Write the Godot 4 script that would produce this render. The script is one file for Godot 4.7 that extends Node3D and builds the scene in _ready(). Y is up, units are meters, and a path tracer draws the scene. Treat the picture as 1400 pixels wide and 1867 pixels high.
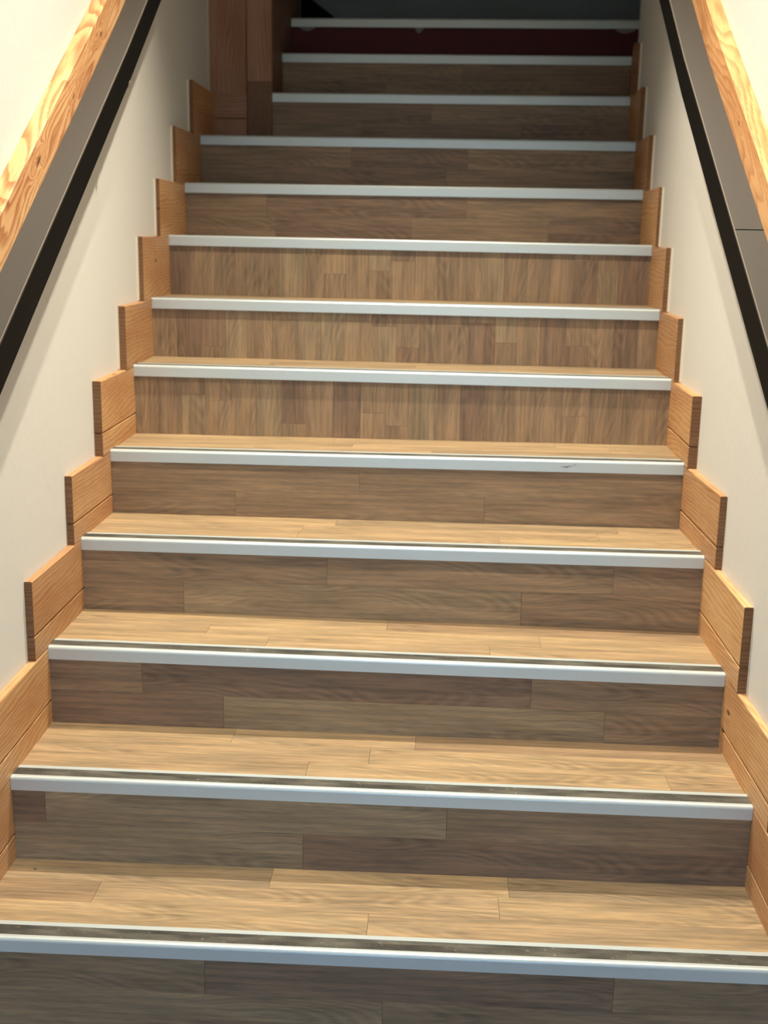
extends Node3D
# A flight of laminate stairs between two plastered walls. Units are metres, y is up, the flight climbs towards -z.

const GOING := 0.263
const SLOPE := 0.648           # rise per metre of run of the handrails
const T := 0.0035              # the tread surface lies this far under the top of its nosing

# front top edge of each nosing: left x, left y, right x, right y (step 0 is the lowest)
var EDGE := [
	[-0.7545, -0.0015, 0.6600, 0.0020], [-0.7554, 0.1726, 0.6599, 0.1696], [-0.7612, 0.3436, 0.6558, 0.3335],
	[-0.7633, 0.5133, 0.6551, 0.5127], [-0.7631, 0.6724, 0.6494, 0.6756], [-0.7675, 0.8553, 0.6553, 0.8503],
	[-0.7782, 1.0191, 0.6604, 1.0144], [-0.7851, 1.1943, 0.6720, 1.1892], [-0.7896, 1.3593, 0.6775, 1.3599],
	[-0.7898, 1.5285, 0.6855, 1.5271], [-0.5800, 1.6981, 0.6964, 1.7004], [-0.5789, 1.8701, 0.7317, 1.8721],
	[-0.5789, 2.0394, 0.7932, 2.0437]]
var WALL_L := [[3.4, -0.772], [0.0, -0.772], [-1.05, -0.783], [-1.6, -0.797], [-2.1, -0.808], [-2.63, -0.81], [-4.7, -0.81]]
var WALL_R := [[3.4, 0.676], [0.0, 0.676], [-1.05, 0.670], [-1.58, 0.678], [-2.1, 0.697], [-2.63, 0.716], [-2.9, 0.752], [-3.2, 0.803]]

var rng := RandomNumberGenerator.new()
var M := {}
var used := {}

# ------------------------------------------------------------------ helpers
func numbered(called: String) -> String:
	var n: int = used.get(called, 0)
	used[called] = n + 1
	return called if n == 0 else "%s_%03d" % [called, n]

func tag(o: Node, label := "", category := "", group := "", kind := "") -> Node:
	if label != "": o.set_meta("label", label)
	if category != "": o.set_meta("category", category)
	if group != "": o.set_meta("group", group)
	if kind != "": o.set_meta("kind", kind)
	return o

func thing(called: String, at: Vector3, label: String, category: String, group := "") -> Node3D:
	var o := Node3D.new()
	o.name = numbered(called)
	add_child(o)
	o.position = at
	tag(o, label, category, group)
	return o

func newst() -> SurfaceTool:
	var st := SurfaceTool.new()
	st.begin(Mesh.PRIMITIVE_TRIANGLES)
	return st

# commits st (in world coordinates) as one mesh below parent
func obj(called: String, st: SurfaceTool, mat: Material, parent: Node = null) -> MeshInstance3D:
	var o := MeshInstance3D.new()
	o.mesh = st.commit()
	o.material_override = mat
	o.cast_shadow = GeometryInstance3D.SHADOW_CASTING_SETTING_ON
	if parent == null:
		o.name = numbered(called)
		add_child(o)
	else:
		o.name = called
		parent.add_child(o, true)
		var off := Vector3.ZERO
		var p: Node = parent
		while p != null and p != self:
			off += (p as Node3D).position
			p = p.get_parent()
		o.position = -off
	return o

func struct(called: String, st: SurfaceTool, mat: Material) -> MeshInstance3D:
	var o := obj(called, st, mat)
	o.set_meta("kind", "structure")
	return o

func tri(st: SurfaceTool, a: Vector3, b: Vector3, c: Vector3, n: Vector3, ua: Vector2, ub: Vector2, uc: Vector2) -> void:
	var flip := (b - a).cross(c - a).dot(n) > 0.0      # front faces run clockwise
	for e in ([[a, ua], [c, uc], [b, ub]] if flip else [[a, ua], [b, ub], [c, uc]]):
		st.set_normal(n)
		st.set_uv(e[1])
		st.add_vertex(e[0])

# a profile swept straight from A to B. U and V are the axes of the profile; the texture's u runs along the sweep (metres / tu), v round it (metres / tv)
func prism(st: SurfaceTool, prof: PackedVector2Array, A: Vector3, B: Vector3, U: Vector3, V: Vector3, uv0 := Vector2.ZERO, tu := 1.0, tv := 1.0, prof_b := PackedVector2Array()) -> void:
	var pb := prof_b if prof_b.size() == prof.size() else prof
	var n := prof.size()
	var area := 0.0
	for i in n: area += prof[i].cross(prof[(i + 1) % n])
	var D := B - A
	var s := signf(area) * signf(U.cross(V).dot(D))
	var L := D.length()
	var run := 0.0
	for i in n:
		var j := (i + 1) % n
		var a0 := A + U * prof[i].x + V * prof[i].y
		var a1 := A + U * prof[j].x + V * prof[j].y
		var b0 := B + U * pb[i].x + V * pb[i].y
		var b1 := B + U * pb[j].x + V * pb[j].y
		var nn := (a1 - a0).cross(b0 - a0).normalized() * s
		var w := (a1 - a0).length()
		var v0 := uv0.y + run / tv
		var v1 := uv0.y + (run + w) / tv
		var u1 := uv0.x + L / tu
		tri(st, a0, a1, b1, nn, Vector2(uv0.x, v0), Vector2(uv0.x, v1), Vector2(u1, v1))
		tri(st, a0, b1, b0, nn, Vector2(uv0.x, v0), Vector2(u1, v1), Vector2(u1, v0))
		run += w
	var ids := Geometry2D.triangulate_polygon(prof)
	var dn := D.normalized()
	for t in range(0, ids.size(), 3):
		for e in [[A, prof, -dn], [B, pb, dn]]:
			var q: PackedVector2Array = e[1]
			var pts := []
			var uvs := []
			for m in 3:
				var w2 := q[ids[t + m]]
				pts.append(e[0] + U * w2.x + V * w2.y)
				uvs.append(uv0 + Vector2(w2.x / tu, w2.y / tv))
			tri(st, pts[0], pts[1], pts[2], e[2], uvs[0], uvs[1], uvs[2])

func rect(x0: float, y0: float, x1: float, y1: float, c := 0.0) -> PackedVector2Array:
	if c <= 0.0:
		return PackedVector2Array([Vector2(x0, y0), Vector2(x1, y0), Vector2(x1, y1), Vector2(x0, y1)])
	return PackedVector2Array([Vector2(x0 + c, y0), Vector2(x1 - c, y0), Vector2(x1, y0 + c), Vector2(x1, y1 - c), Vector2(x1 - c, y1), Vector2(x0 + c, y1), Vector2(x0, y1 - c), Vector2(x0, y0 + c)])

func box(st: SurfaceTool, a: Vector3, b: Vector3, c := 0.0) -> void:
	prism(st, rect(a.z, a.y, b.z, b.y, c), Vector3(a.x, 0, 0), Vector3(b.x, 0, 0), Vector3.BACK, Vector3.UP)

func lathe(st: SurfaceTool, prof: Array, at: Vector3, seg := 32) -> void:
	for i in prof.size() - 1:
		var p: Vector2 = prof[i]
		var q: Vector2 = prof[i + 1]
		var out := Vector2(q.y - p.y, -(q.x - p.x)).normalized()
		for k in seg:
			var a := TAU * k / seg
			var b := TAU * (k + 1) / seg
			var da := Vector3(cos(a), 0, sin(a))
			var db := Vector3(cos(b), 0, sin(b))
			var dm := (da + db).normalized()
			var n := (dm * out.x + Vector3.UP * out.y)
			tri(st, at + da * p.x + Vector3.UP * p.y, at + db * p.x + Vector3.UP * p.y, at + db * q.x + Vector3.UP * q.y, n, Vector2(a, p.y), Vector2(b, p.y), Vector2(b, q.y))
			tri(st, at + da * p.x + Vector3.UP * p.y, at + db * q.x + Vector3.UP * q.y, at + da * q.x + Vector3.UP * q.y, n, Vector2(a, p.y), Vector2(b, q.y), Vector2(a, q.y))

func wall_x(w: Array, z: float) -> float:
	for i in w.size() - 1:
		if z <= w[i][0] and z >= w[i + 1][0]:
			return lerpf(w[i][1], w[i + 1][1], (z - w[i][0]) / (w[i + 1][0] - w[i][0]))
	return w[0][1] if z > w[0][0] else w[-1][1]

func ey(k: int, x: float) -> float:              # height of nosing k's top edge at x
	var e = EDGE[k]
	return lerpf(e[1], e[3], (x - e[0]) / (e[2] - e[0]))

func ez(k: int) -> float:
	return -GOING * k

# ------------------------------------------------------------------ textures
func noise(seed_: int, octaves := 2) -> FastNoiseLite:
	var n := FastNoiseLite.new()
	n.noise_type = FastNoiseLite.TYPE_SIMPLEX_SMOOTH
	n.seed = seed_
	n.frequency = 1.0
	n.fractal_type = FastNoiseLite.FRACTAL_FBM if octaves > 1 else FastNoiseLite.FRACTAL_NONE
	n.fractal_octaves = octaves
	return n

func tex(im: Image) -> ImageTexture:
	im.generate_mipmaps()
	return ImageTexture.create_from_image(im)

# laminate: fine straight pores, soft streaks and some cathedral figure; 1.2 m x 0.3 m
func laminate_texture() -> ImageTexture:
	var w := 1024
	var h := 384
	var im := Image.create_empty(w, h, false, Image.FORMAT_RGB8)
	var a := noise(11)
	var b := noise(12, 1)
	var c := noise(13)
	var d := noise(14, 1)
	for y in h:
		var v := 0.3 * y / h
		for x in w:
			var u := 1.2 * x / w
			var broad := c.get_noise_2d(u * 2.2, v * 16.0)
			var streak := a.get_noise_2d(u * 4.0, v * 90.0)
			var pore := b.get_noise_2d(u * 22.0, v * 520.0)
			var warp := d.get_noise_2d(u * 2.6, v * 11.0)
			var ring := sin(v * 260.0 + warp * 22.0)
			ring = ring * absf(ring)
			var figure := clampf(0.35 + 1.5 * d.get_noise_2d(u * 1.3 + 40.0, v * 7.0), 0.0, 1.0)
			var t := 0.80 + 0.10 * broad + 0.125 * streak + 0.06 * pore + 0.05 * ring * figure
			t = clampf(t, 0.3, 1.0)
			var warm := 0.03 * streak
			im.set_pixel(x, y, Color(t, t * (0.975 - warm), t * (0.94 - 2.0 * warm)))
	return tex(im)

# softwood with strong late-wood lines; w_m x h_m metres; knots are (u, v, size)
func pine_texture(w: int, h: int, w_m: float, h_m: float, seed_: int, knots: Array, rings: float, contrast: float, warp: float) -> ImageTexture:
	var im := Image.create_empty(w, h, false, Image.FORMAT_RGB8)
	var a := noise(seed_)
	var b := noise(seed_ + 1, 1)
	var c := noise(seed_ + 2)
	var light := Color(0.92, 0.775, 0.60)
	var dark := Color(0.64, 0.39, 0.22)
	for y in h:
		var v := h_m * y / h
		for x in w:
			var u := w_m * x / w
			var f := a.get_noise_2d(u * 0.9, v * 4.5) * warp + v * rings * 0.35 + 0.035 * c.get_noise_2d(u * 5.0, v * 30.0)
			var knot := 0.0
			for k in knots:
				var dx: float = (u - k[0]) / (k[2] * 2.6)
				var dy: float = (v - k[1]) / k[2]
				var e := exp(-(dx * dx + dy * dy))
				f += 0.9 * e
				knot = maxf(knot, smoothstep(0.80, 0.97, e))
			var r := fposmod(f * 9.0, 1.0)
			var late := smoothstep(0.30, 0.92, r) * (1.0 - smoothstep(0.93, 1.0, r))
			var t := late * contrast + 0.16 * b.get_noise_2d(u * 14.0, v * 420.0) + 0.25 * c.get_noise_2d(u * 1.8, v * 9.0)
			t = clampf(t + 0.12, 0.0, 1.0)
			var col := light.lerp(dark, t)
			col = col.lerp(Color(0.34, 0.19, 0.10), knot * 0.75)
			im.set_pixel(x, y, col)
	return tex(im)

# worn rubber insert: dark olive grey with pale rubbed patches; 1.5 m x 0.05 m
func rubber_texture() -> ImageTexture:
	var im := Image.create_empty(1024, 48, false, Image.FORMAT_RGB8)
	var a := noise(31, 4)
	var b := noise(32, 1)
	for y in 48:
		for x in 1024:
			var u := 1.5 * x / 1024.0
			var v := 0.05 * y / 48.0
			var t := 0.37 + 0.20 * a.get_noise_2d(u * 7.0, v * 20.0) + 0.05 * b.get_noise_2d(u * 300.0, v * 300.0)
			if b.get_noise_2d(u * 60.0 + 9.0, v * 160.0) > 0.83: t += 0.25
			im.set_pixel(x, y, Color(t, t * 0.985, t * 0.93))
	return tex(im)

func plaster_normal() -> NoiseTexture2D:
	var n := NoiseTexture2D.new()
	n.width = 512
	n.height = 512
	n.seamless = true
	n.as_normal_map = true
	n.bump_strength = 1.2
	var f := noise(51, 4)
	f.frequency = 0.03
	n.noise = f
	return n

func mat(col: Color, rough := 0.6, metal := 0.0, t: Texture2D = null) -> StandardMaterial3D:
	var m := StandardMaterial3D.new()
	m.albedo_color = col
	m.roughness = rough
	m.metallic = metal
	if t: m.albedo_texture = t
	return m

func materials() -> void:
	var lam := laminate_texture()
	M.lam = []
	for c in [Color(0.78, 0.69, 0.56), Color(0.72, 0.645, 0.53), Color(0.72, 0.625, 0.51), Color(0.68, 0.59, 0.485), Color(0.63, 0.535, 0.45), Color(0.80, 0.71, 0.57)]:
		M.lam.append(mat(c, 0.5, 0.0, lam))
	M.substrate = mat(Color(0.30, 0.24, 0.18), 0.8)
	var pine := pine_texture(1024, 384, 1.0, 0.36, 71, [[0.72, 0.2, 0.012]], 34.0, 0.30, 0.4)
	M.pine = []
	for c in [Color(0.86, 0.82, 0.78), Color(0.90, 0.86, 0.80), Color(0.82, 0.77, 0.72), Color(0.95, 0.93, 0.88)]:
		M.pine.append(mat(c, 0.55, 0.0, pine))
	M.beam_left = mat(Color(0.97, 0.93, 0.86), 0.5, 0.0, pine_texture(2048, 192, 3.6, 0.5, 81, [[1.75, 0.205, 0.018], [2.33, 0.2, 0.013], [2.6, 0.212, 0.011], [2.05, 0.19, 0.009], [0.9, 0.2, 0.012]], 5.0, 0.60, 0.75))
	M.beam_right = mat(Color(0.95, 0.88, 0.78), 0.5, 0.0, pine_texture(2048, 192, 3.6, 0.5, 91, [[1.95, 0.2, 0.010], [2.9, 0.21, 0.01]], 5.0, 0.35, 0.6))
	M.post = mat(Color(0.74, 0.69, 0.74), 0.6, 0.0, pine)
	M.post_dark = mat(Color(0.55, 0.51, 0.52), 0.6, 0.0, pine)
	M.metal = mat(Color(0.80, 0.845, 0.85), 0.42, 0.38)
	M.scuff = mat(Color(0.24, 0.25, 0.27), 0.7)
	M.rubber = mat(Color(0.82, 0.82, 0.80), 0.75, 0.0, rubber_texture())
	var pn := plaster_normal()
	M.wall = mat(Color(0.86, 0.868, 0.86), 0.85)
	M.wall.normal_enabled = true
	M.wall.normal_texture = pn
	M.wall.normal_scale = 0.25
	M.wall.uv1_triplanar = true
	M.wall.uv1_world_triplanar = true
	M.wall.uv1_scale = Vector3.ONE * 1.5
	M.ceiling = mat(Color(0.90, 0.89, 0.86), 0.9)
	M.floor = mat(Color(0.50, 0.44, 0.37), 0.5, 0.0, lam)
	M.landing = mat(Color(0.16, 0.17, 0.18), 0.7)
	M.slate = mat(Color(0.70, 0.76, 0.80), 0.85)
	M.black = mat(Color(0.07, 0.066, 0.06), 0.6)
	M.black.metallic_specular = 0.2
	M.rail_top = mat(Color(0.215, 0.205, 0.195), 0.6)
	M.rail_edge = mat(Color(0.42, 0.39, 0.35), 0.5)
	M.end_grain = mat(Color(0.56, 0.51, 0.47), 0.8, 0.0, pine)
	M.crimson = mat(Color(0.33, 0.10, 0.13), 0.7)
	M.caulk = mat(Color(0.90, 0.87, 0.80), 0.7)
	M.paper = mat(Color(0.55, 0.53, 0.50), 0.8)
	M.steel = mat(Color(0.75, 0.72, 0.66), 0.4, 0.7)
	M.white = mat(Color(0.88, 0.88, 0.87), 0.6)
	M.glass = mat(Color(0.9, 0.95, 1.0, 0.08), 0.05)
	M.glass.transparency = BaseMaterial3D.TRANSPARENCY_ALPHA

# ------------------------------------------------------------------ lamps
func spot(at: Vector3, aim: Vector3, energy: float, half: float, fade: float, col: Color, label: String) -> void:
	var t := thing("ceiling_spotlight", at, label, "spotlight", "")
	var st := newst()
	lathe(st, [Vector2(0.0, 0.0), Vector2(0.055, 0.0), Vector2(0.058, -0.03), Vector2(0.05, -0.034), Vector2(0.044, -0.02), Vector2(0.0, -0.02)], at)
	obj("housing", st, M.white, t)
	st = newst()
	lathe(st, [Vector2(0.0, -0.021), Vector2(0.042, -0.021), Vector2(0.03, -0.027), Vector2(0.0, -0.029)], at)
	var lm := mat(Color(1, 0.95, 0.88), 0.4)
	lm.emission_enabled = true
	lm.emission = col
	lm.emission_energy_multiplier = 2.0
	obj("lens", st, lm, t)
	var l := SpotLight3D.new()
	l.light_color = col
	l.light_energy = energy
	l.light_size = 0.02
	l.spot_range = 12.0
	l.spot_attenuation = 2.0
	l.spot_angle = half
	l.spot_angle_attenuation = fade
	l.shadow_enabled = true
	add_child(l)
	l.name = numbered("spot_beam")
	l.look_at_from_position(at + Vector3(0, -0.045, 0), aim, Vector3.BACK)

# ------------------------------------------------------------------ the flight
func nosing_profile(k: int) -> PackedVector2Array:     # (z, y) about the front top edge
	var f := -0.0275 - 0.0005 * k
	return PackedVector2Array([Vector2(0.0112, f), Vector2(0.0112, -0.0062), Vector2(0.0106, -0.0036), Vector2(0.0088, -0.0014), Vector2(0.0062, -0.0002), Vector2(0.0045, 0),
		Vector2(0, 0), Vector2(-0.0002, -0.002), Vector2(-0.0298, -0.002), Vector2(-0.03, 0), Vector2(-0.0415, 0), Vector2(-0.0432, -0.0012), Vector2(-0.0435, -0.0048),
		Vector2(0.0078, -0.0048), Vector2(0.0078, f)])

# px columns of the butt joints of each row, from the photograph's left to its right as shares of the width, and the tone of each piece
var RISER_ROWS := {
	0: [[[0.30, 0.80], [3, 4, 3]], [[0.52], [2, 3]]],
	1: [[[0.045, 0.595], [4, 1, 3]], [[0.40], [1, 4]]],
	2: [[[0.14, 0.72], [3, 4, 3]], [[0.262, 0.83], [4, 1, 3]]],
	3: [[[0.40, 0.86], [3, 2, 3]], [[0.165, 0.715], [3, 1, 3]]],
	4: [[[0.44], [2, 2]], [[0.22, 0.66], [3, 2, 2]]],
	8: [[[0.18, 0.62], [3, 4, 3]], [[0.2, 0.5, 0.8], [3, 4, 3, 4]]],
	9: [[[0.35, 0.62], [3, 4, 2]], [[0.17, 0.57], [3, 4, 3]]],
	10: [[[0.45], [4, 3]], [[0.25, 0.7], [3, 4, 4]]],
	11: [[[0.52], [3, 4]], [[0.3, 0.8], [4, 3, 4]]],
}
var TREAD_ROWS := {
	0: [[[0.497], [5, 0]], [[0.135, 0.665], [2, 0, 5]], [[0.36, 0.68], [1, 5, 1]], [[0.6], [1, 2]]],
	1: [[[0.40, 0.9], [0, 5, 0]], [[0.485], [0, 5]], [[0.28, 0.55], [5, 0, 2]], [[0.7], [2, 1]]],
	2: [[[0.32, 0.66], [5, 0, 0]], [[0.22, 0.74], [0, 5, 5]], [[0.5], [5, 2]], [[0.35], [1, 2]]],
}

func plank(k: int, x0: float, x1: float, prof: PackedVector2Array, tone: int, parent: Node, prof_b := PackedVector2Array()) -> void:
	var st := newst()
	var g := 0.0003
	var A := Vector3(x0 + g, ey(k, x0 + g), ez(k))
	var B := Vector3(x1 - g, ey(k, x1 - g), ez(k))
	prism(st, prof, A, B, Vector3.BACK, Vector3.UP, Vector2(rng.randf() * maxf(0.0, 1.0 - (x1 - x0) / 1.2), rng.randf() * 0.5), 1.2, 0.3, prof_b)
	obj("plank", st, M.lam[tone], parent)

func cuts(row: Array, xl: float, xr: float) -> Array:
	var out := [xl]
	for f in row[0]: out.append(lerpf(xl, xr, f))
	out.append(xr)
	return out

func random_row(tones: Array) -> Array:
	var f := rng.randf_range(0.15, 0.5)
	var marks := []
	while f < 0.93:
		marks.append(f)
		f += rng.randf_range(0.28, 0.5)
	var t := []
	for i in marks.size() + 1: t.append(tones[rng.randi() % tones.size()])
	return [marks, t]

func step(k: int, label: String) -> void:
	var e = EDGE[k]
	var xl: float = e[0]
	var xr: float = e[2]
	var z := ez(k)
	var t := thing("stair_step", Vector3(0, (ey(k - 1, 0) if k > 0 else -0.19), z), label, "stair step", "steps of the flight")
	var low := -0.19 if k == 0 else 0.0
	# riser: board with laminate planks on its face
	var st := newst()
	var drop_l: float = e[1] - (EDGE[k - 1][1] - T if k > 0 else low)
	var drop_r: float = e[3] - (EDGE[k - 1][3] - T if k > 0 else low)
	if k == 10:
		drop_l = e[1] - (ey(9, xl) - T)
	prism(st, rect(-0.0155, -drop_l + 0.0004, -0.004, -0.006), Vector3(xl, e[1], z), Vector3(xr, e[3], z), Vector3.BACK, Vector3.UP, Vector2.ZERO, 1.0, 1.0, rect(-0.0155, -drop_r + 0.0004, -0.004, -0.006))
	var riser := obj("riser", st, M.crimson if k == 12 else M.substrate, t)
	if k in [5, 6, 7]:
		var x := xl
		while x < xr - 0.001:
			var w := rng.randf_range(0.062, 0.074)
			if xr - x - w < 0.03: w = xr - x
			var y1 := ey(k, x) - 0.006
			var y0 := maxf(ey(k - 1, x), ey(k - 1, x + w)) - T + 0.0004
			var parts := [y0, y1]
			if rng.randf() < 0.25: parts = [y0, lerpf(y0, y1, rng.randf_range(0.2, 0.75)), y1]
			for i in parts.size() - 1:
				st = newst()
				var tone: int = [3, 2, 3, 4, 2, 3, 1][rng.randi() % 7]
				prism(st, rect(-w * 0.5 + 0.0003, -0.004, w * 0.5 - 0.0003, 0.004), Vector3(x + w * 0.5, parts[i] + 0.0002, z), Vector3(x + w * 0.5, parts[i + 1] - 0.0002, z), Vector3.RIGHT, Vector3.BACK, Vector2(rng.randf() * 0.85, rng.randf() * 0.4), 1.2, 0.3)
				obj("plank", st, M.lam[tone], riser)
			x += w
	elif k < 12:
		var rows: Array = RISER_ROWS[k]
		var bounds := [-0.006, -0.099, -0.215]
		for r in 2:
			var c := cuts(rows[r], xl, xr)
			for i in c.size() - 1:
				var lo: float = bounds[1] + 0.0003
				var lo2: float = lo
				if r == 1:
					lo = 0.0004 - lerpf(drop_l, drop_r, (c[i] - xl) / (xr - xl))
					lo2 = 0.0004 - lerpf(drop_l, drop_r, (c[i + 1] - xl) / (xr - xl))
				plank(k, c[i], c[i + 1], rect(-0.004, lo, 0.004, bounds[r]), rows[r][1][i], riser, rect(-0.004, lo2, 0.004, bounds[r]))
	if k == 12:
		for f in [[0.02, 0.072, 0.012], [0.355, 0.385, 0.016], [0.93, 0.99, 0.008]]:
			st = newst()
			var xa := lerpf(xl, xr, f[0])
			var xb := lerpf(xl, xr, f[1])
			prism(st, PackedVector2Array([Vector2(xa, -0.02), Vector2(xb, -0.02), Vector2(xb - 0.004, -0.036), Vector2(lerpf(xa, xb, 0.55), -0.036 - f[2]), Vector2(lerpf(xa, xb, 0.3), -0.038 - 0.6 * f[2]), Vector2(xa + 0.005, -0.034)]), Vector3(0, e[1], z - 0.004), Vector3(0, e[1], z - 0.0015), Vector3.RIGHT, Vector3.UP)
			obj("torn_paper", st, M.paper, riser)
	# tread: board with rows of laminate planks
	if k < 12:
		st = newst()
		prism(st, rect(-GOING - 0.0158, -0.034, -0.0165, -T - 0.006), Vector3(xl, e[1], z), Vector3(xr, e[3], z), Vector3.BACK, Vector3.UP)
		var tread := obj("tread", st, M.substrate, t)
		var zb := [-0.0436, -0.116, -0.188, -GOING - 0.0158]
		for r in 3:
			var row: Array = TREAD_ROWS[k][r] if TREAD_ROWS.has(k) else random_row([0, 5, 5, 0, 1])
			var fr := clampf(-zb[r + 1] / GOING, 0.0, 1.0)
			var nl: float = -0.7898 if k == 9 else EDGE[k + 1][0]
			var c := cuts(row, minf(xl, lerpf(xl, nl, fr)) - 0.0006, maxf(xr, lerpf(xr, EDGE[k + 1][2], fr)) + 0.0006)
			for i in c.size() - 1:
				plank(k, c[i], c[i + 1], rect(zb[r + 1] + 0.0003, -T - 0.006, zb[r], -T), row[1][i], tread)
		if k == 0:
			st = newst()
			lathe(st, [Vector2(0, 0.0003), Vector2(0.0022, 0.0003), Vector2(0.0027, 0)], Vector3(-0.705, ey(0, -0.705) - T, -0.222), 10)
			obj("stain", st, M.scuff, tread)
	# nosing: aluminium angle with a rubber strip let into its top
	st = newst()
	prism(st, nosing_profile(k), Vector3(xl + 0.0005, e[1], z), Vector3(xr - 0.0005, e[3], z), Vector3.BACK, Vector3.UP)
	var nose := obj("nosing", st, M.metal, t)
	st = newst()
	prism(st, rect(-0.0297, -0.002, -0.0003, -0.0006), Vector3(xl + 0.0005, e[1], z), Vector3(xr - 0.0005, e[3], z), Vector3.BACK, Vector3.UP, Vector2(rng.randf(), 0.0), 1.5, 0.05)
	obj("grip_strip", st, M.rubber, nose)
	if k == 4:
		st = newst()
		var xs := lerpf(xl, xr, 0.803)
		prism(st, PackedVector2Array([Vector2(-0.022, -0.0155), Vector2(-0.006, -0.018), Vector2(0.016, -0.0105), Vector2(0.018, -0.0088), Vector2(0.008, -0.0128), Vector2(-0.006, -0.0155)]), Vector3(xs, ey(k, xs), z + 0.0112), Vector3(xs, ey(k, xs), z + 0.0116), Vector3.RIGHT, Vector3.UP)
		obj("scratch", st, M.scuff, nose)

# ------------------------------------------------------------------ skirting boards
# front edge's z of each board and whether the tongue-and-groove joint shows
var BOARD_L := {0: [0.07, true], 1: [-0.18, true], 2: [-0.439, true], 3: [-0.731, true], 4: [-0.976, true], 5: [-1.225, false], 6: [-1.470, false], 7: [-1.715, false], 8: [-1.975, false], 9: [-2.25, false]}
var BOARD_R := {0: [0.07, true], 1: [-0.165, true], 2: [-0.422, true], 3: [-0.690, true], 4: [-1.000, true], 5: [-1.270, false], 6: [-1.525, false], 7: [-1.77, false], 8: [-2.04, false], 9: [-2.31, false], 10: [-2.54, false]}

func skirting(side: int, k: int, z0: float, joint: bool, label: String) -> void:
	var w: Array = WALL_L if side < 0 else WALL_R
	var i := 0 if side < 0 else 2
	var z1 := ez(k + 1) + 0.002
	if side < 0 and k == 9: z1 = -2.6205
	var y0: float = EDGE[k][i + 1] - 0.006
	var y1: float = (EDGE[k + 1][i + 1] if not (side < 0 and k == 9) else 1.698) - 0.006
	var in0 := lerpf(EDGE[k][i], EDGE[k + 1][i] if not (side < 0 and k == 9) else -0.79, (z0 - ez(k)) / -GOING) - 0.0 * side
	var in1: float = EDGE[k + 1][i] if not (side < 0 and k == 9) else -0.79
	if side > 0 and k == 10: in1 += 0.0015
	var out0 := wall_x(w, z0)
	var out1 := wall_x(w, z1)
	if side > 0:
		out0 = maxf(out0, in0 + 0.012)
		out1 = maxf(out1, in1 + 0.012)
	var t := thing("stair_side_board", Vector3((in0 + out0) * 0.5, y0, z0), label, "side board", "pine side boards stepping up the %s wall" % ("left" if side < 0 else "right"))
	var jy := lerpf(y0, y1, 0.31)
	var parts := [["upper_board", jy + 0.0014, y1], ["lower_board", y0, jy - 0.0014]] if joint else [["board", y0, y1]]
	var tone := (k * 7 + (1 if side > 0 else 0) * 3) % 3
	if side > 0 and k in [1, 2]: tone = 3
	for p in parts:
		var st := newst()
		var c := 0.0016
		var pa := rect(minf(in0, out0), p[1], maxf(in0, out0), p[2], c)
		var pb := rect(minf(in1, out1), p[1], maxf(in1, out1), p[2], c)
		prism(st, pa, Vector3(0, 0, z0), Vector3(0, 0, z1), Vector3.RIGHT, Vector3.UP, Vector2(rng.randf() * 0.7, rng.randf() * 0.4), 1.0, 0.36, pb)
		obj(p[0], st, M.pine[tone], t)
		st = newst()
		prism(st, pa, Vector3(0, 0, z0 + 0.0012), Vector3(0, 0, z0 + 0.0001), Vector3.RIGHT, Vector3.UP, Vector2(rng.randf() * 0.7, rng.randf() * 0.4), 1.0, 0.36)
		tag(obj("end_grain", st, M.end_grain, t), "darker sawn end of the board")
	if k >= 5:
		var st := newst()
		prism(st, rect(minf(out0, out0 - side * 0.006), y0 + 0.002, maxf(out0, out0 - side * 0.006), y1), Vector3(0, 0, z0 + 0.003), Vector3(0, 0, z0), Vector3.RIGHT, Vector3.UP)
		obj("caulk_bead", st, M.caulk, t)

# ------------------------------------------------------------------ handrails
func along(w: Array, side: int, u: float, s: float, z: float) -> Vector3:
	return Vector3(wall_x(w, z) - side * u, s - SLOPE * z, z)

# a bar that follows the wall between z0 and z1: (u away from the wall, s above the pitch line)
func rail_bar(st: SurfaceTool, w: Array, side: int, prof: PackedVector2Array, z0: float, z1: float, tu := 1.0, tv := 1.0, u0 := 0.0) -> void:
	var zs := [z0]
	for p in w:
		if p[0] < z0 - 0.01 and p[0] > z1 + 0.01: zs.append(p[0])
	zs.append(z1)
	var run := u0
	for i in zs.size() - 1:
		var A := along(w, side, 0.0, 0.0, zs[i])
		var B := along(w, side, 0.0, 0.0, zs[i + 1])
		prism(st, prof, A, B, Vector3.LEFT * side, Vector3.UP, Vector2(run / tu, 0.0), tu, tv)
		run += (B - A).length()

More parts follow.
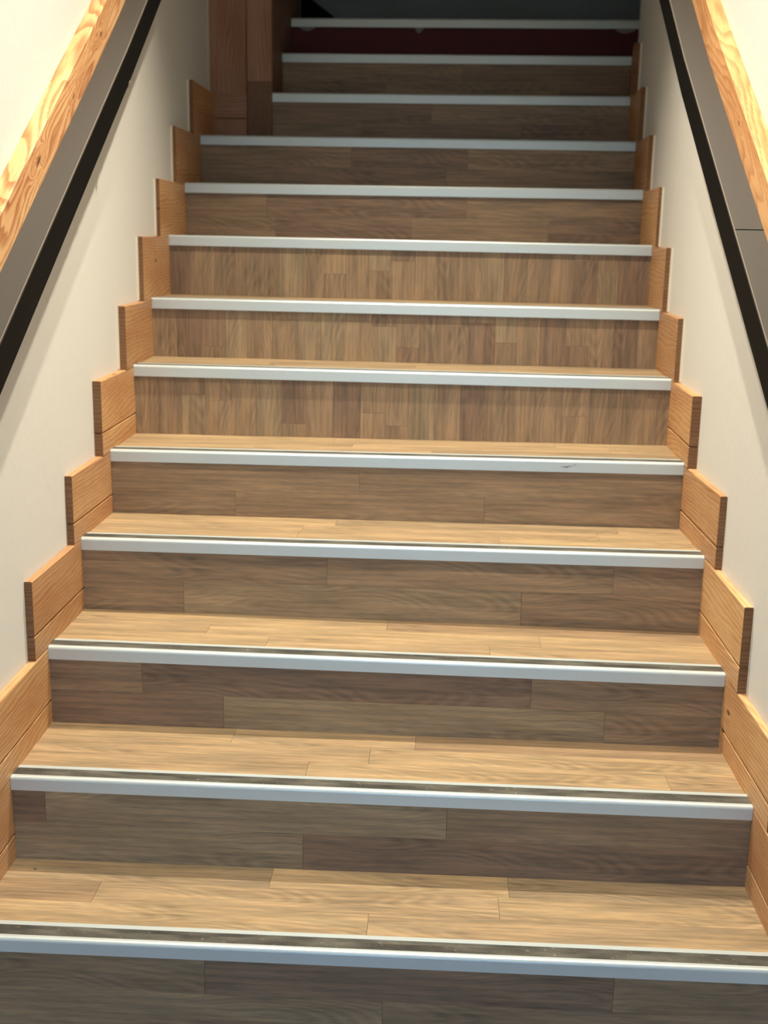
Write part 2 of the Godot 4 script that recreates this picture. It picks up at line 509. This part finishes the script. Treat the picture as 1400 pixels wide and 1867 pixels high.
func rail(side: int, name_side: String, beam_label: String, rail_label: String) -> void:
	var w: Array = WALL_L if side < 0 else WALL_R
	var z0 := 0.75
	var z1 := -2.56
	var top := 1.014 if side < 0 else 1.008
	var st := newst()
	rail_bar(st, w, side, PackedVector2Array([Vector2(0, 0.80), Vector2(0.034, 0.80), Vector2(0.034, top - 0.003), Vector2(0.031, top), Vector2(0, top)]), z0, z1, 3.6, 0.5, 0.2)
	tag(obj("wall_beam", st, M.beam_left if side < 0 else M.beam_right), beam_label, "wall beam", "")
	var t := thing("handrail", along(w, side, 0.06, 0.845, z0), rail_label, "handrail", "")
	var prof := rect(0.0345, 0.846, 0.09, 0.922, 0.0022)
	var cut := -0.46 if side > 0 else -1.9
	st = newst()
	rail_bar(st, w, side, prof, z0, cut)
	obj("rail_length", st, M.black, t)
	st = newst()
	rail_bar(st, w, side, prof, cut, z1)
	obj("rail_length", st, M.black, t)
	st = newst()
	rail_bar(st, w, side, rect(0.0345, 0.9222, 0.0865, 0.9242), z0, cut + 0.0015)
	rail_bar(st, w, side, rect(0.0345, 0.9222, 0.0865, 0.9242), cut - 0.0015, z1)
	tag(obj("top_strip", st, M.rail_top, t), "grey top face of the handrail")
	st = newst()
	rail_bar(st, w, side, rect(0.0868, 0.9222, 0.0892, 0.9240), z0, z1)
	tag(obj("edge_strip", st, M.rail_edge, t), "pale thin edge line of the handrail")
	if side < 0:
		st = newst()
		rail_bar(st, w, side, PackedVector2Array([Vector2(0.078, 0.838), Vector2(0.0915, 0.838), Vector2(0.0915, 0.850), Vector2(0.078, 0.850)]), -1.06, -1.072)
		obj("fixing_clip", st, M.steel, t)

# ------------------------------------------------------------------ walls
func wall_slab(called: String, w: Array, side: int) -> void:
	var pts := PackedVector2Array()
	for p in w: pts.append(Vector2(p[1], p[0]))
	for i in range(w.size() - 1, -1, -1): pts.append(Vector2(w[i][1] + side * 0.12, w[i][0]))
	var st := newst()
	prism(st, pts, Vector3(0, -0.31, 0), Vector3(0, 4.6, 0), Vector3.RIGHT, Vector3.BACK)
	struct(called, st, M.wall)

func _ready() -> void:
	rng.seed = 20240611
	# ---------------- camera
	var cam := Camera3D.new()
	cam.name = "camera"
	cam.fov = rad_to_deg(2.0 * atan(933.5 / 2140.0))
	cam.position = Vector3(0.05, 1.195, 1.798)
	cam.rotation = Vector3(-0.229, 0.0455, 0.018)
	var optics := CameraAttributesPhysical.new()      # the phone focused on the lower steps
	optics.frustum_focal_length = 12.0 / (933.5 / 2140.0)
	optics.frustum_focus_distance = 2.15
	optics.exposure_aperture = 3.2
	cam.attributes = optics
	add_child(cam)
	cam.current = true
	# ---------------- sky and exposure
	var env := Environment.new()
	env.tonemap_mode = Environment.TONE_MAPPER_LINEAR
	env.tonemap_exposure = 1.0
	env.background_mode = Environment.BG_SKY
	var sm := ProceduralSkyMaterial.new()
	sm.sky_top_color = Color(0.55, 0.76, 0.98)
	sm.sky_horizon_color = Color(0.70, 0.86, 0.97)
	sm.ground_horizon_color = Color(0.62, 0.68, 0.70)
	sm.ground_bottom_color = Color(0.40, 0.42, 0.42)
	sm.energy_multiplier = 11.0
	var sky := Sky.new()
	sky.sky_material = sm
	env.sky = sky
	env.sdfgi_enabled = true
	env.ssao_enabled = true
	env.ssil_enabled = true
	var we := WorldEnvironment.new()
	we.environment = env
	we.name = "environment"
	add_child(we)
	materials()
	# ---------------- lamps
	spot(Vector3(-0.03, 3.27, -0.98), Vector3(-0.03, 0.0, -0.86), 9.4, 42.5, 1.0, Color(1.0, 0.94, 0.84), "round warm ceiling spotlight above the middle of the stairs")
	spot(Vector3(-0.03, 3.27, -0.05), Vector3(-0.03, 0.0, 0.0), 7.1, 43.0, 1.0, Color(1.0, 0.94, 0.84), "round warm ceiling spotlight above the foot of the stairs")

	# ---------------- shell
	var st := newst()
	box(st, Vector3(-0.93, -0.43, -4.72), Vector3(1.62, -0.31, -3.2))
	box(st, Vector3(-0.93, -0.31, -3.2), Vector3(0.93, -0.19, 3.52))
	struct("floor", st, M.floor)
	wall_slab("wall_left", WALL_L, -1)
	wall_slab("wall_right", WALL_R, 1)
	st = newst()
	box(st, Vector3(-0.95, 3.27, -1.15), Vector3(0.9, 3.39, 3.52))
	box(st, Vector3(-0.95, 3.27, -1.27), Vector3(0.9, 4.6, -1.15))
	box(st, Vector3(-0.95, 4.6, -4.72), Vector3(1.62, 4.72, -1.15))
	struct("ceiling", st, M.ceiling)
	# the wall behind the camera, with a glazed door opening
	st = newst()
	box(st, Vector3(-0.95, -0.31, 3.4), Vector3(-0.5, 3.27, 3.52))
	box(st, Vector3(0.45, -0.31, 3.4), Vector3(0.82, 3.27, 3.52))
	box(st, Vector3(-0.5, 2.1, 3.4), Vector3(0.45, 3.27, 3.52))
	struct("wall_back", st, M.wall)
	var door := Node3D.new()
	door.name = "door_1"
	add_child(door)
	door.position = Vector3(-0.025, -0.19, 3.46)
	door.set_meta("kind", "structure")
	st = newst()
	box(st, Vector3(-0.5, -0.19, 3.43), Vector3(-0.43, 2.1, 3.49), 0.004)
	box(st, Vector3(0.38, -0.19, 3.43), Vector3(0.45, 2.1, 3.49), 0.004)
	box(st, Vector3(-0.43, 2.03, 3.43), Vector3(0.38, 2.1, 3.49), 0.004)
	box(st, Vector3(-0.43, -0.19, 3.43), Vector3(0.38, -0.05, 3.49), 0.004)
	obj("frame", st, M.white, door)
	st = newst()
	box(st, Vector3(-0.43, -0.05, 3.457), Vector3(0.38, 2.03, 3.463))
	obj("pane", st, M.glass, door)
	# the dark landing at the top
	st = newst()
	box(st, Vector3(-0.81, 1.92, -4.7), Vector3(1.5, 2.04 - T, -3.2))
	struct("floor_landing", st, M.landing)
	st = newst()
	box(st, Vector3(-0.95, -0.31, -4.72), Vector3(1.62, 4.6, -4.6))
	struct("wall_landing", st, M.slate)
	st = newst()
	box(st, Vector3(1.5, -0.31, -4.6), Vector3(1.62, 4.6, -3.1))
	box(st, Vector3(0.92, -0.31, -3.22), Vector3(1.5, 4.6, -3.1))
	struct("wall_landing_side", st, M.slate)

	# ---------------- steps
	var words := [
		"lowest laminate stair step in view, its metal nosing running off both sides of the frame",
		"second laminate stair step from the bottom of the frame, broad metal nosing",
		"third laminate stair step from the bottom, dark plank at lower left of its riser",
		"fourth laminate stair step from the bottom, brown riser with horizontal grain",
		"fifth laminate stair step from the bottom, dark scratch near the right end of its nosing",
		"lowest of the three stair steps whose risers have upright grain",
		"middle one of the three stair steps whose risers have upright grain",
		"topmost of the three stair steps whose risers have upright grain",
		"dim brown stair step directly above the three steps with upright-grain risers",
		"dim stair step with full-width nosing on whose tread the boxed post stands",
		"dark stair step whose nosing begins at the right edge of the boxed post's foot",
		"dark stair step directly below the crimson riser",
		"topmost stair step with dark crimson riser and torn grey paper under its nosing"]
	for k in 13: step(k, words[k])
	# ---------------- skirting boards
	var ordinal := ["lowest", "second", "third", "fourth", "fifth", "sixth", "seventh", "eighth", "ninth", "tenth", "eleventh"]
	for k in BOARD_L:
		var l := "%s pine side board up the left wall, %s" % [ordinal[k] if k == 0 else ordinal[k] + " lowest", "two boards with a groove between them" if BOARD_L[k][1] else "one plain board"]
		if k == 9: l = "topmost pine side board on the left wall, against the foot of the boxed post"
		skirting(-1, k, BOARD_L[k][0], BOARD_L[k][1], l)
	for k in BOARD_R:
		var l := "%s pine side board up the right wall, %s" % [ordinal[k] if k == 0 else ordinal[k] + " lowest", "two boards with a groove between them" if BOARD_R[k][1] else "one plain board"]
		if k == 10: l = "topmost thin side board on the right wall, beside the dark steps"
		skirting(1, k, BOARD_R[k][0], BOARD_R[k][1], l)
	# ---------------- rails
	rail(-1, "left", "honey pine beam with knots running up the left wall above the black handrail", "black square handrail sloping up the left wall under a pine beam")
	rail(1, "right", "orange pine beam running up the right wall above the black handrail", "black square handrail sloping up the right wall under a pine beam")
	# ---------------- boxed post
	var post := thing("boxed_post", Vector3(-0.69, 1.525, -2.7), "reddish brown boxed post clad in planks, standing on a step at the left wall", "post")
	st = newst()
	box(st, Vector3(-0.806, 1.5255, -3.6), Vector3(-0.600, 4.6, -2.6365))
	obj("core", st, M.substrate, post)
	var up := func(x0: float, x1: float, y0: float, y1: float, m: Material, called: String, front: float) -> void:
		var s := newst()
		prism(s, rect(x0, -2.637, x1, front, 0.002), Vector3(0, y0, 0), Vector3(0, y1, 0), Vector3.RIGHT, Vector3.BACK, Vector2(rng.randf() * 0.5, rng.randf() * 0.4), 1.0, 0.36)
		obj(called, s, m, post)
	up.call(-0.8055, -0.6735, 1.69, 4.6, M.post, "front_plank", -2.62)
	up.call(-0.671, -0.581, 1.735, 4.6, M.post, "front_plank", -2.62)
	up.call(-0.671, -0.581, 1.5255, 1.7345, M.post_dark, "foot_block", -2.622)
	for p in [[1.5255, 1.606], [1.607, 1.6895]]:
		st = newst()
		prism(st, rect(-2.637, p[0], -2.617, p[1], 0.002), Vector3(-0.79, 0, 0), Vector3(-0.6725, 0, 0), Vector3.BACK, Vector3.UP, Vector2(rng.randf() * 0.5, rng.randf() * 0.4), 1.0, 0.36)
		obj("base_board", st, M.post, post)
	st = newst()
	box(st, Vector3(-0.8095, 1.69, -2.623), Vector3(-0.806, 4.6, -2.6195))
	obj("caulk_bead", st, M.caulk, post)
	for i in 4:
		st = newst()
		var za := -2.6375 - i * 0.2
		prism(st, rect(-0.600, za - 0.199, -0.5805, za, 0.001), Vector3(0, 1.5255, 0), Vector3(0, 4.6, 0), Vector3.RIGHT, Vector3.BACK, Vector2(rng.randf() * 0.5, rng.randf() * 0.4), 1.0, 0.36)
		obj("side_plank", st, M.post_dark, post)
	# ---------------- black slanting board on the landing
	st = newst()
	prism(st, PackedVector2Array([Vector2(-0.672, 2.0375), Vector2(-0.30, 2.0375), Vector2(-0.52, 2.24), Vector2(-0.672, 2.35)]), Vector3(0, 0, -4.3), Vector3(0, 0, -4.25), Vector3.RIGHT, Vector3.UP)
	tag(obj("slanted_panel", st, M.black), "black slanted panel on the dark landing, beside the boxed post", "panel")
